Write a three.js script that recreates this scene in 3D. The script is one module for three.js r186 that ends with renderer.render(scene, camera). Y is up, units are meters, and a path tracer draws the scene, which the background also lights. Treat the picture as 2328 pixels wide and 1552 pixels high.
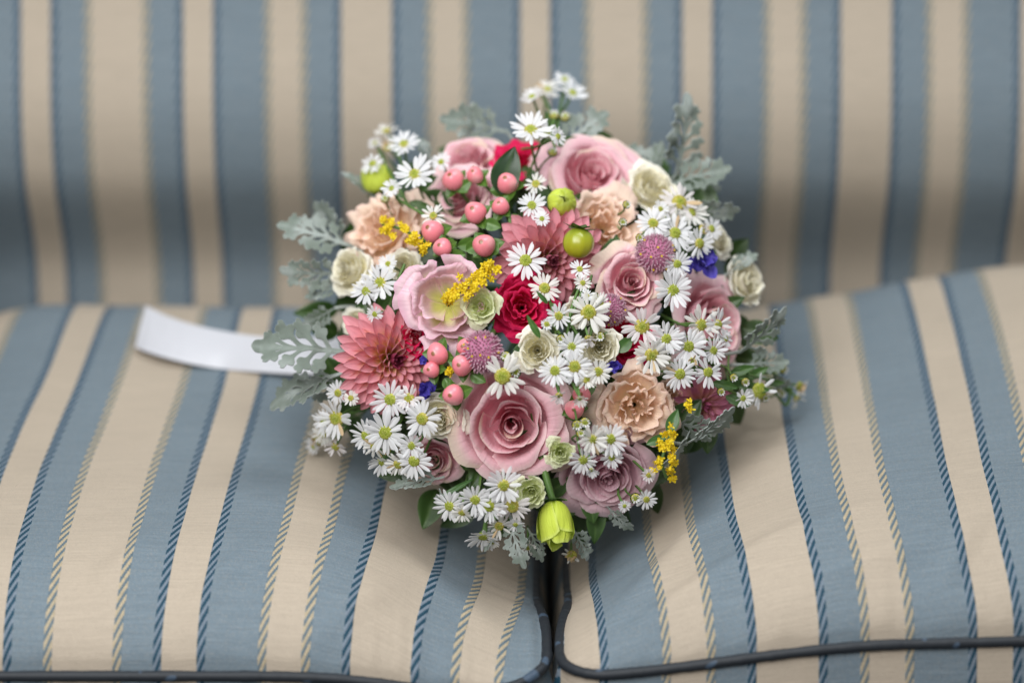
import * as THREE from 'three';
import { mergeGeometries, mergeVertices } from 'three/addons/utils/BufferGeometryUtils.js';
import { TessellateModifier } from 'three/addons/modifiers/TessellateModifier.js';
import { RectAreaLightUniformsLib } from 'three/addons/lights/RectAreaLightUniformsLib.js';

// ---------------------------------------------------------------- camera, light, exposure
const scene = new THREE.Scene();
const PITCH = 22 * Math.PI / 180, FOCUS = 1.865;
const camera = new THREE.PerspectiveCamera(11.08, 1.5, 0.05, 30);
camera.position.set(0, 1.9 * Math.sin(PITCH), 1.9 * Math.cos(PITCH));
camera.lookAt(0, 0, 0);
camera.focus = FOCUS;
camera.userData.fStop = 2.7;
camera.updateMatrixWorld(true);
scene.background = new THREE.Color().setRGB(0.08, 0.082, 0.086);     // the dim, even bounce of a pale room
RectAreaLightUniformsLib.init();
function windowLight(name, w, h, at, to, rgb, power) {
  const l = new THREE.RectAreaLight(new THREE.Color().setRGB(...rgb), power, w, h);
  l.name = name; l.position.set(...at); l.lookAt(...to); scene.add(l);
  return l;
}
windowLight('tall_window_light', 0.62, 0.62, [-0.34, 0.88, 0.55], [0.03, -0.05, -0.02], [0.96, 0.98, 1.0], 5.0);
windowLight('far_window_light', 0.6, 0.6, [0.3, 1.08, -0.02], [0.05, -0.05, -0.06], [0.95, 0.98, 1.0], 5.0);
windowLight('room_bounce_light', 0.9, 0.7, [-0.45, 0.95, 1.25], [0.02, 0.0, 0], [1.0, 0.975, 0.945], 6.0);
const renderer = new THREE.WebGLRenderer({ antialias: true });
renderer.toneMapping = THREE.LinearToneMapping;
renderer.toneMappingExposure = 1.2;
renderer.shadowMap.enabled = true;

// ---------------------------------------------------------------- helpers
const mul = (a) => () => { a |= 0; a = a + 0x6D2B79F5 | 0; let t = Math.imul(a ^ a >>> 15, 1 | a); t = t + Math.imul(t ^ t >>> 7, 61 | t) ^ t; return ((t ^ t >>> 14) >>> 0) / 4294967296; };
let rnd = mul(7);
const rr = (a, b) => a + (b - a) * rnd();
const V = (x, y, z) => new THREE.Vector3(x, y, z);
const clamp = (x, a, b) => Math.min(b, Math.max(a, x)), lerp = (a, b, t) => a + (b - a) * t;
const sstep = (a, b, x) => { const t = clamp((x - a) / (b - a), 0, 1); return t * t * (3 - 2 * t); };
const lin = (hex) => { const c = new THREE.Color(hex); return [c.r, c.g, c.b]; };
const mix3 = (a, b, t) => [lerp(a[0], b[0], t), lerp(a[1], b[1], t), lerp(a[2], b[2], t)];
function hash2(x, y) { let h = Math.imul(x | 0, 374761393) + Math.imul(y | 0, 668265263) | 0; h = Math.imul(h ^ h >>> 13, 1274126177); return ((h ^ h >>> 16) >>> 0) / 4294967296; }
function noise2(x, y) {
  const xi = Math.floor(x), yi = Math.floor(y), fx = x - xi, fy = y - yi, u = fx * fx * (3 - 2 * fx), v = fy * fy * (3 - 2 * fy);
  return lerp(lerp(hash2(xi, yi), hash2(xi + 1, yi), u), lerp(hash2(xi, yi + 1), hash2(xi + 1, yi + 1), u), v) * 2 - 1;
}
// a photo pixel and the distance along the view axis give a place
const PX = 1.2496e-4, FW = V(0, -Math.sin(PITCH), -Math.cos(PITCH)), UPV = V(0, Math.cos(PITCH), -Math.sin(PITCH)), RT = V(1, 0, 0);
const at = (px, py, d) => camera.position.clone().addScaledVector(FW, d).addScaledVector(RT, (px - 1164) * PX * d).addScaledVector(UPV, (776 - py) * PX * d);
const taken = {};
function numbered(name) { const n = taken[name] = (taken[name] ?? -1) + 1; return n ? name + '_' + String(n).padStart(3, '0') : name; }
function mesh(name, geo, mat, parent) { const m = new THREE.Mesh(geo, mat); m.name = name; m.castShadow = m.receiveShadow = true; parent.add(m); return m; }
function thing(name, label, category, pos = [0, 0, 0], group) {
  const o = new THREE.Group(); o.name = numbered(name); o.position.set(...pos); o.userData = { label, category }; if (group) o.userData.group = group; scene.add(o); return o;
}
// grid of points f(i/n, j/m) -> [x,y,z], uv g -> [u,v], colours c -> [r,g,b]
function sheet(n, m, f, g, c) {
  const pos = [], uv = [], col = [], idx = [];
  for (let j = 0; j <= m; j++) for (let i = 0; i <= n; i++) {
    const a = i / n, b = j / m, p = f(a, b, i, j); pos.push(p[0], p[1], p[2]);
    const q = g ? g(a, b, i, j) : [a, b]; uv.push(q[0], q[1]);
    if (c) col.push(...c(a, b, i, j));
  }
  for (let j = 0; j < m; j++) for (let i = 0; i < n; i++) { const k = j * (n + 1) + i; idx.push(k, k + n + 1, k + 1, k + 1, k + n + 1, k + n + 2); }
  const G = new THREE.BufferGeometry();
  G.setAttribute('position', new THREE.Float32BufferAttribute(pos, 3)); G.setAttribute('uv', new THREE.Float32BufferAttribute(uv, 2));
  if (c) G.setAttribute('color', new THREE.Float32BufferAttribute(col, 3));
  G.setIndex(idx); G.computeVertexNormals(); return G;
}
function tube(pts, rad, seg = 10, sides = 6) {
  const c = new THREE.CatmullRomCurve3(pts), fr = c.computeFrenetFrames(seg, false), R = typeof rad === 'function' ? rad : () => rad, len = c.getLength();
  const P = []; for (let j = 0; j <= seg; j++) P.push(c.getPointAt(j / seg));
  return sheet(sides, seg, (a, b, i, j) => { const t = a * Math.PI * 2, r = R(b), p = P[j].clone().addScaledVector(fr.normals[j], Math.cos(t) * r).addScaledVector(fr.binormals[j], Math.sin(t) * r); return [p.x, p.y, p.z]; }, (a, b) => [a, b * len]);
}
function dataTex(w, h, fn, srgb, wrap = true) {
  const d = new Uint8Array(w * h * 4);
  for (let y = 0; y < h; y++) for (let x = 0; x < w; x++) { const c = fn(x, y), k = (y * w + x) * 4; d[k] = c[0]; d[k + 1] = c[1]; d[k + 2] = c[2]; d[k + 3] = 255; }
  const t = new THREE.DataTexture(d, w, h, THREE.RGBAFormat); t.magFilter = THREE.LinearFilter; t.minFilter = THREE.LinearMipmapLinearFilter; t.generateMipmaps = true;
  if (wrap) t.wrapS = t.wrapT = THREE.RepeatWrapping; if (srgb) t.colorSpace = THREE.SRGBColorSpace; t.needsUpdate = true; return t;
}
const toS = (v) => 255 * (v <= 0.0031308 ? 12.92 * v : 1.055 * Math.pow(v, 1 / 2.4) - 0.055);

// ---------------------------------------------------------------- striped upholstery cloth
const PERIOD = 0.312, PITCHV = 0.00867, TEXV = PITCHV * 18;
// stripes over one repeat: [width, kind] c cream, b blue, D dark cord, L light cord
const STR = [[66, 'c'], [16, 'D'], [60, 'b'], [16, 'L'], [114, 'c'], [16, 'L'], [60, 'b'], [16, 'D'], [66, 'c'], [16, 'D'], [99, 'b'], [16, 'L'], [66, 'c'], [16, 'L'], [60, 'b'], [16, 'D'], [114, 'c'], [16, 'D'], [60, 'b'], [16, 'L'], [66, 'c'], [16, 'L'], [99, 'b'], [16, 'D']];
const STOT = STR.reduce((s, e) => s + e[0], 0), TW = 2048, TH = 1024;
const colOf = new Array(TW);
{ let x = 0; const cuts = STR.map(([w, k]) => { const a = x; x += w / STOT; return [a, x, k]; });
  for (let i = 0; i < TW; i++) { const u = (i + 0.5) / TW, e = cuts.find((q) => u < q[1]) || cuts[cuts.length - 1]; colOf[i] = [e[2], (u - e[0]) / (e[1] - e[0]), (u - e[0]) * PERIOD]; } }
const CREAM = [0.475, 0.405, 0.322], BLUE = [0.170, 0.222, 0.262], TEAL = [0.016, 0.062, 0.100], GREY = [0.20, 0.245, 0.30], CORDC = [0.47, 0.39, 0.265], CORDB = [0.125, 0.175, 0.21];
const cordPhase = (k, across, y) => { const step = Math.floor(across * 7) / 7 * 0.75 + across * 0.25; let p = (y / TH * 18 - step * 1.3) % 1; if (p < 0) p += 1; return p; };
const clothMap = dataTex(TW, TH, (x, y) => {
  const [k, a] = colOf[x];
  let c;
  const weft = hash2(Math.floor(x / 5) + 91, y >> 1), warp = hash2(x, (y >> 4) + 577), sl = hash2(Math.floor(x / 3), Math.floor(y / 2) + 31), streak = noise2(y * 0.31, x * 0.012);
  if (k === 'c') { c = CREAM; const m = 1 + (weft - 0.5) * 0.07 + (warp - 0.5) * 0.05 + streak * 0.06; c = c.map((v) => v * m); if (sl > 0.9985) c = c.map((v) => v * 0.82); }
  else if (k === 'b') { c = mix3(BLUE, CREAM, sl > 0.93 ? 0.30 : sl > 0.8 ? 0.1 : 0); const m = 1 + (weft - 0.5) * 0.13 + (warp - 0.5) * 0.1 + streak * 0.10; c = c.map((v) => v * m); }
  else { const p = cordPhase(k, a, y), on = p < 0.52; c = k === 'D' ? (on ? TEAL : GREY) : (on ? CORDC : CORDB); const m = 1 + (hash2(x >> 2, y >> 2) - 0.5) * 0.3; c = c.map((v) => v * m); }
  return c.map((v) => clamp(toS(v), 0, 255));
}, true);
const clothBump = dataTex(TW, TH, (x, y) => {
  const [k, a] = colOf[x]; let h;
  if (k === 'c' || k === 'b') { const rib = ((y % 4) < 2 ? 1 : 0), n = hash2(Math.floor(x / 6) + 91, y >> 1); h = 60 + rib * 26 + n * 34 + (k === 'b' ? hash2(x >> 1, y >> 1) * 16 : 0) + noise2(y * 0.31, x * 0.012) * 14; }
  else { const p = cordPhase(k, a, y), q = p < 0.52 ? p / 0.52 : (p - 0.52) / 0.48, ridge = Math.sin(Math.PI * q); h = 95 + 120 * ridge * Math.sqrt(Math.max(0, 1 - Math.pow(a * 2 - 1, 4))) + hash2(x >> 2, y >> 1) * 24; }
  return [h, h, h];
}, false);
const cloth = new THREE.MeshPhysicalMaterial({ name: 'striped_cloth', map: clothMap, bumpMap: clothBump, bumpScale: 0.0007, roughness: 0.72, sheen: 0.12, sheenRoughness: 0.5, sheenColor: new THREE.Color(0.9, 0.93, 1.0), specularIntensity: 0.5 });
const clothUV = (u, v) => [u / PERIOD, v / TEXV];
// cord piping: charcoal bias tape with scattered pale blue and cream patches
const pipeMap = dataTex(64, 2048, (x, y) => {
  const s = y / 2048 * 0.9, n = noise2(s * 55, 3.1) + 0.6 * noise2(s * 160, 9.7), z = noise2(s * 9, 17.3), m = 0.85 + 0.3 * hash2(x >> 1, y);
  let c = [0.018, 0.023, 0.030]; const slant = noise2(s * 120 + x * 0.08, 5.5);
  if (n + z * 0.8 + slant * 0.3 > 0.85) c = [0.055, 0.088, 0.135]; if (n + z + slant * 0.3 > 1.25) c = [0.24, 0.24, 0.26];
  return c.map((v) => clamp(toS(v * m), 0, 255));
}, true);
const piping = new THREE.MeshStandardMaterial({ name: 'piping_cloth', map: pipeMap, roughness: 0.6 });

// ---------------------------------------------------------------- sofa
const sofa = thing('sofa', 'sofa upholstered in blue and cream striped cloth with an upright back behind the bouquet', 'sofa', [0, -0.26, -0.3]);
{
  const o = sofa.position, T = Math.tan(9 * Math.PI / 180);
  const bz = (x, y) => -0.292 - (y + 0.08) * T + 0.006 * Math.sin((x + 0.05) * 3.1) + 0.0035 * noise2(x * 7, y * 9 + 4) + 0.016 * Math.exp(-Math.pow((y - 0.03) / 0.055, 2)) - 0.035 * sstep(-0.005, -0.09, y);
  const f = (a, b) => { const x = lerp(-0.75, 0.75, a), y = lerp(-0.22, 0.55, b); return [x - o.x, y - o.y, bz(x, y) - o.z]; };
  mesh('backrest', sheet(140, 90, f, (a, b) => clothUV((lerp(-0.75, 0.75, a) + 0.042) * 1.017 - 0.042 + 0.306, lerp(-0.22, 0.55, b))), cloth, sofa);
  const board = new THREE.BoxGeometry(1.5, 0.8, 0.1); board.rotateX(-9 * Math.PI / 180); board.translate(0, 0.16 - o.y, -0.46 - o.z);
  mesh('back_frame', board, new THREE.MeshStandardMaterial({ color: 0x51483c, roughness: 0.8 }), sofa);
  const deck = new THREE.BoxGeometry(1.5, 0.06, 0.5); deck.translate(0, -0.28 - o.y, -0.06 - o.z);
  for (const sg of [-1, 1]) { // padded arms either side of the seat
    const prof = new THREE.Shape(); prof.moveTo(0, -0.25); prof.lineTo(0.13, -0.25); prof.lineTo(0.13, 0.06); prof.absarc(0.065, 0.06, 0.075, -0.15, Math.PI + 0.15, false); prof.closePath();
    const G = new THREE.ExtrudeGeometry(prof, { depth: 0.56, bevelEnabled: true, bevelThickness: 0.01, bevelSize: 0.01, bevelSegments: 3, curveSegments: 24 }); G.translate(sg > 0 ? 0.415 : -0.52, 0, -0.36); G.translate(-o.x, -o.y, -o.z);
    const uv = G.attributes.uv, ps = G.attributes.position; for (let i = 0; i < uv.count; i++) uv.setXY(i, ...clothUV(ps.getZ(i), ps.getY(i) + ps.getX(i)));
    mesh('armrest', G, cloth, sofa);
  }
  mesh('seat_deck', deck, new THREE.MeshStandardMaterial({ color: 0x3a3d42, roughness: 0.9 }), sofa);
}
// seat cushions
const ZF = 0.159, ZB = -0.278;
const gauss = (x, m, s) => Math.exp(-Math.pow((x - m) / s, 2));
const cushions = {
  left: { x0: -0.375, x1: (z) => 0.018 - 0.005 * sstep(0.14, 0.03, z), lay: [[-0.28, 1.0, 0.2645], [-0.235, 1.0, 0.264], [-0.125, 0.966, 0.2604], [-0.07, 0.945, 0.2605], [-0.015, 0.952, 0.2655], [0.067, 0.968, 0.2702], [0.123, 1.0, 0.2785], [0.16, 1.028, 0.286]], seam: (x) => -0.1205 - 0.009 * gauss(x, -0.025, 0.05) + 0.002 * gauss(x, 0.016, 0.012), H: (x, z) => 0.043 - 0.004 * sstep(-0.1, 0.0, x) + 0.010 * sstep(0.0, -0.2, z), RX0: 0.1, RX1: 0.15, side: 1 },
  right: { x1: 0.4, x0: (z) => 0.025 + 0.006 * sstep(0.15, 0.06, z), lay: [[-0.28, 0.965, 0.08], [-0.157, 0.958, 0.0832], [-0.061, 0.95, 0.0872], [0.0525, 0.9777, 0.0846], [0.125, 1.0, 0.0788], [0.16, 0.998, 0.0745]], seam: (x) => -0.121 + 0.018 * sstep(0.02, 0.2, x) + 0.006 * sstep(0.15, 0.4, x), H: (x, z) => 0.043 - 0.008 * sstep(0.05, -0.2, z) + 0.030 * sstep(0.14, 0.36, x) * sstep(0.12, -0.2, z), RX0: 0.15, RX1: 0.1, side: -1 },
};
const val = (f, z) => typeof f === 'function' ? f(z) : f;
const roll = (s, R, p, q) => Math.pow(1 - Math.pow(1 - clamp(s / R, 0, 1), p), 1 / q);
function cushionTop(c, x, z) {
  const x0 = val(c.x0, z), x1 = val(c.x1, z);
  const sx = Math.min(roll(x - x0, c.RX0, 2.0, 1.6), roll(x1 - x, c.RX1, 2.0, 1.6)), sf = roll(ZF - z, 0.085, 2.1, 1.9), sb = roll(z - ZB, 0.075, 2.1, 2.0);
  const e = Math.min(x - x0, x1 - x, ZF - z), per = ZF - z < 0.06 ? x : z;
  let y = c.seam(x) + c.H(x, z) * sx * sf * sb;
  y -= 0.024 * gauss(x, 0.022, 0.07) * sstep(0.15, -0.03, z) * sstep(ZB, ZB + 0.07, z);     // the seat gives way under the bouquet
  const inn = sstep(0, 0.02, e);
  y += inn * (0.0016 * noise2(x * 13 + 3, z * 15 + c.side) + 0.0007 * noise2(x * 38 + 9, z * 30) + 0.0009 * noise2(x * 22 - z * 9, z * 5 + 7));
  y += 0.0011 * sstep(0, 0.004, e) * Math.exp(-e / 0.016) * (noise2(per * 95, c.side * 5) + 0.6 * noise2(per * 210, c.side * 3));
  if (c.side < 0) for (const [ax, az, bx, bz, h, w] of [[0.045, 0.135, 0.12, 0.03, 0.0032, 0.011], [0.05, 0.125, 0.10, 0.02, -0.0015, 0.009], [0.06, 0.145, 0.19, 0.075, 0.0034, 0.008], [0.15, 0.14, 0.25, 0.10, 0.0026, 0.009], [0.22, 0.14, 0.25, 0.09, 0.002, 0.006]]) {
    const dx = bx - ax, dz = bz - az, L2 = dx * dx + dz * dz, t = ((x - ax) * dx + (z - az) * dz) / L2, d = ((x - ax) * dz - (z - az) * dx) / Math.sqrt(L2);
    y += h * Math.exp(-d * d / (w * w)) * sstep(-0.1, 0.25, t) * sstep(1.1, 0.5, t);
  } else for (const [ax, az, bx, bz, h, w] of [[0.0, 0.13, -0.07, 0.05, 0.0022, 0.013], [-0.10, 0.15, -0.05, 0.10, 0.0022, 0.007], [-0.17, 0.15, -0.13, 0.08, 0.0024, 0.007], [-0.22, 0.14, -0.18, 0.06, 0.002, 0.008]]) {
    const dx = bx - ax, dz = bz - az, L2 = dx * dx + dz * dz, t = ((x - ax) * dx + (z - az) * dz) / L2, d = ((x - ax) * dz - (z - az) * dx) / Math.sqrt(L2);
    y += h * Math.exp(-d * d / (w * w)) * sstep(-0.1, 0.25, t) * sstep(1.1, 0.5, t);
  }
  return y;
}
function buildCushion(name, label, c) {
  const NX = 300, NZ = 220, rc = 0.026, ox = (val(c.x0, 0) + val(c.x1, 0)) / 2, o = [ox, -0.25, 0];
  const g = thing(name, label, 'cushion', o, 'seat cushions of the striped sofa');
  const wz = (b) => lerp(b, b < 0.5 ? 0.5 - 0.5 * Math.pow(1 - 2 * b, 0.6) : 0.5 + 0.5 * Math.pow(2 * b - 1, 0.6), 0.6);
  const P = [];
  for (let j = 0; j <= NZ; j++) { P.push([]); for (let i = 0; i <= NX; i++) {
    const a = wz(i / NX), b = wz(j / NZ); let z = lerp(ZB, ZF, b); const x0 = val(c.x0, z), x1 = val(c.x1, z), x = lerp(x0, x1, a);
    const dx = Math.min(x - x0, x1 - x), cut = dx < rc ? rc * (1 - Math.sqrt(Math.max(0, 1 - Math.pow((rc - dx) / rc, 2)))) * 0.9 : 0;
    const y = cushionTop(c, x, z); P[j].push([x, y, z - cut * sstep(0, 0.12, z)]);
  } }
  // cloth coordinates: arc length from a straight thread down the middle of the cushion
  const U = P.map((r) => { const u = new Array(NX + 1), m = NX >> 1; u[m] = r[m][0]; for (let i = m + 1; i <= NX; i++) u[i] = u[i - 1] + Math.hypot(r[i][0] - r[i - 1][0], (r[i][1] - r[i - 1][1]) * 0.6); for (let i = m - 1; i >= 0; i--) u[i] = u[i + 1] - Math.hypot(r[i][0] - r[i + 1][0], (r[i][1] - r[i + 1][1]) * 0.6); return u; });
  const W = P.map((r) => r.map(() => 0)); for (let i = 0; i <= NX; i++) for (let j = 1; j <= NZ; j++) W[j][i] = W[j - 1][i] + Math.hypot(P[j][i][2] - P[j - 1][i][2], P[j][i][1] - P[j - 1][i][1]);
  const layAt = (z) => { const t = c.lay; let k = 0; while (k < t.length - 2 && z > t[k + 1][0]) k++; const q = clamp((z - t[k][0]) / (t[k + 1][0] - t[k][0]), 0, 1); return [lerp(t[k][1], t[k + 1][1], q), lerp(t[k][2], t[k + 1][2], q)]; };
  const smoothLay = (z) => { let a = 0, b = 0; for (let n = -4; n <= 4; n++) { const q = layAt(z + n * 0.006); a += q[0] / 9; b += q[1] / 9; } return [a, b]; };
  const Lr = P.map((r, j) => smoothLay(lerp(ZB, ZF, wz(j / NZ))));   // how far the cloth is drawn in and shifted along the seat
  const Uf = (j, i) => U[j][i] * Lr[j][0] + Lr[j][1];
  mesh('top_panel', sheet(NX, NZ, (a, b, i, j) => [P[j][i][0] - o[0], P[j][i][1] - o[1], P[j][i][2] - o[2]], (a, b, i, j) => clothUV(Uf(j, i), -W[j][i])), cloth, g);
  // border round the sides and the piping on the seam
  const loop = []; for (let i = 0; i <= NX; i += 2) loop.push([NZ, i]); for (let j = NZ - 2; j >= 0; j -= 2) loop.push([j, NX]); for (let i = NX - 2; i >= 0; i -= 2) loop.push([0, i]); for (let j = 2; j < NZ; j += 2) loop.push([j, 0]); loop.push([NZ, 0]);
  const L = loop.map(([j, i]) => P[j][i]), acc = [0]; for (let k = 1; k < L.length; k++) acc.push(acc[k - 1] + Math.hypot(L[k][0] - L[k - 1][0], L[k][2] - L[k - 1][2]));
  const isFront = (k) => loop[k][0] === NZ, DROP = 0.085;
  mesh('side_border', sheet(L.length - 1, 8, (a, b, k) => { const p = L[k], bul = 0.008 * Math.sin(Math.PI * b); const nx = loop[k][1] === 0 ? -1 : loop[k][1] === NX ? 1 : 0, nz = isFront(k) ? 1 : loop[k][0] === 0 ? -1 : 0; return [p[0] + nx * bul - o[0], p[1] - 0.001 - b * DROP - o[1], p[2] + nz * bul - o[2]]; }, (a, b, k) => isFront(k) ? clothUV(Uf(...loop[k]), -W[NZ][0] - b * DROP) : clothUV(Uf(NZ, NX) + acc[k], -b * DROP)), cloth, g);
  mesh('underside', sheet(2, 2, (a, b) => [lerp(P[0][0][0], P[0][NX][0], a) - o[0], -0.205 - o[1], lerp(ZB, ZF, b) - o[2]]), cloth, g);
  const pts = L.slice(0, -1).map((p) => V(p[0] - o[0], p[1] - o[1] + 0.0005, p[2] - o[2]));
  const cr = new THREE.CatmullRomCurve3(pts, true), seg = 1100, len = cr.getLength(), sd = 10, PP = [];
  for (let k = 0; k <= seg; k++) PP.push([cr.getPointAt(k / seg), cr.getTangentAt(k / seg)]);
  mesh('piping', sheet(sd, seg, (a, b, i, j) => { const [p, t] = PP[j], nn = V(t.z, 0, -t.x).normalize(), bb = V(0, 1, 0), th = a * Math.PI * 2, r = 0.0029 * (1 + 0.06 * noise2(b * len * 180, 2) + 0.04 * noise2(b * len * 520, 6)); const q = p.clone().addScaledVector(nn, Math.cos(th) * r).addScaledVector(bb, Math.sin(th) * r); return [q.x, q.y, q.z]; }, (a, b) => [a, b * len / 0.9]), piping, g);
  return g;
}
buildCushion('seat_cushion', 'striped seat cushion with the white ribbon lying across its back', cushions.left);
buildCushion('seat_cushion', 'striped seat cushion with a worn piping edge, without any ribbon on it', cushions.right);

// ---------------------------------------------------------------- bouquet
const BASE = at(1225, 760, 2.06);
const bouquet = thing('bouquet', 'round bridal bouquet of roses, dahlias and white daisies wedged between two cushions', 'bouquet', BASE.toArray());
const CENTRE = at(1225, 770, 2.03), CAMD = FW.clone().negate();
// the flower dome: distance along the view axis at a pixel
const dome = (px, py) => { const t = Math.min(1.15, Math.hypot((px - 1225) / 560, (py - 745) / 540)); return 1.862 + 0.125 * (t < 1 ? 1 - Math.sqrt(1 - t * t) : 1 + (t - 1) * 0.8) + (745 - py) * 1.15e-4; };
const QY = V(0, 1, 0);
function place(g, p, n, spin = 0) {
  g.position.copy(p).sub(BASE);
  g.quaternion.setFromUnitVectors(QY, n).multiply(new THREE.Quaternion().setFromAxisAngle(QY, spin));
}
// which way a flower looks: outwards from the dome, drawn towards the viewer's side by tw, plus a lean right / up
const outward = (p, tw = 0.4, lx = 0, ly = 0) => p.clone().sub(CENTRE).normalize().addScaledVector(CAMD, tw).addScaledVector(RT, lx).addScaledVector(UPV, ly).normalize();
function part(name, label, px, py, off, { tw, lx, ly, spin, dir } = {}, sink = 0) {
  const d = dome(px, py) + off, p = at(px, py, d), n = dir ? RT.clone().multiplyScalar(dir[0]).addScaledVector(UPV, dir[1]).addScaledVector(CAMD, dir[2]).normalize() : outward(p, tw, lx, ly), g = new THREE.Group();
  g.name = name; if (label) g.userData.label = label;
  place(g, p.clone().addScaledVector(n, -sink), n, spin ?? rr(0, 6.28)); bouquet.add(g); g.userData.axis = undefined; delete g.userData.axis;
  return { g, d, n, p, m: PX * d };
}
const veinTex = dataTex(256, 256, (x, y) => { const u = x / 256, v = y / 256, w = u + 0.03 * noise2(u * 7, v * 5); let h = 128 + 40 * noise2(w * 46, v * 2.2) + 26 * noise2(w * 95, v * 4 + 9) + 26 * noise2(u * 9 + 3, v * 8) + 16 * noise2(u * 60, v * 60); return [h, h, h]; }, false);
const petalMat = (name, o = {}) => new THREE.MeshPhysicalMaterial({ name, vertexColors: true, side: THREE.DoubleSide, roughness: 0.62, transmission: 0.22, thickness: 0, specularIntensity: 0.3, bumpMap: veinTex, bumpScale: 0.0006, ...o });
const M = {
  petal: petalMat('petal'), waxy: petalMat('waxy_petal', { transmission: 0.2, roughness: 0.55 }),
  white: new THREE.MeshPhysicalMaterial({ name: 'white_petal', color: new THREE.Color().setRGB(0.83, 0.835, 0.85), side: THREE.DoubleSide, roughness: 0.6, transmission: 0.3, thickness: 0, specularIntensity: 0.3 }),
  white0: null, white1: null, white2: null,
  old: new THREE.MeshPhysicalMaterial({ name: 'withered_petal', color: new THREE.Color().setRGB(0.56, 0.41, 0.24), side: THREE.DoubleSide, roughness: 0.8 }),
  vc: new THREE.MeshPhysicalMaterial({ name: 'flower_head', vertexColors: true, side: THREE.DoubleSide, roughness: 0.7, specularIntensity: 0.4 }),
  green: new THREE.MeshPhysicalMaterial({ name: 'stem_green', color: new THREE.Color().setRGB(0.10, 0.20, 0.045), side: THREE.DoubleSide, roughness: 0.5 }),
  leaf: new THREE.MeshPhysicalMaterial({ name: 'leaf_green', vertexColors: true, side: THREE.DoubleSide, roughness: 0.42, transmission: 0.2, thickness: 0 }),
  silver: new THREE.MeshPhysicalMaterial({ name: 'felted_leaf', vertexColors: true, side: THREE.DoubleSide, roughness: 0.95, sheen: 0.6, sheenRoughness: 0.5 }),
  berry: new THREE.MeshPhysicalMaterial({ name: 'berry_skin', vertexColors: true, roughness: 0.28, clearcoat: 0.25, clearcoatRoughness: 0.3 }),
  yellow: new THREE.MeshPhysicalMaterial({ name: 'goldenrod_yellow', color: new THREE.Color().setRGB(0.86, 0.66, 0.010), side: THREE.DoubleSide, roughness: 0.6, transmission: 0.2, thickness: 0 }),
  violet: new THREE.MeshPhysicalMaterial({ name: 'violet_petal', color: new THREE.Color().setRGB(0.075, 0.055, 0.42), side: THREE.DoubleSide, roughness: 0.6, transmission: 0.2, thickness: 0 }),
};

[[0.86, 0.865, 0.88], [0.86, 0.85, 0.81], [0.84, 0.80, 0.80]].forEach((c, i) => { const m = M['white' + i] = M.white.clone(); m.name = 'white_petal'; m.color.setRGB(...c); });
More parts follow.
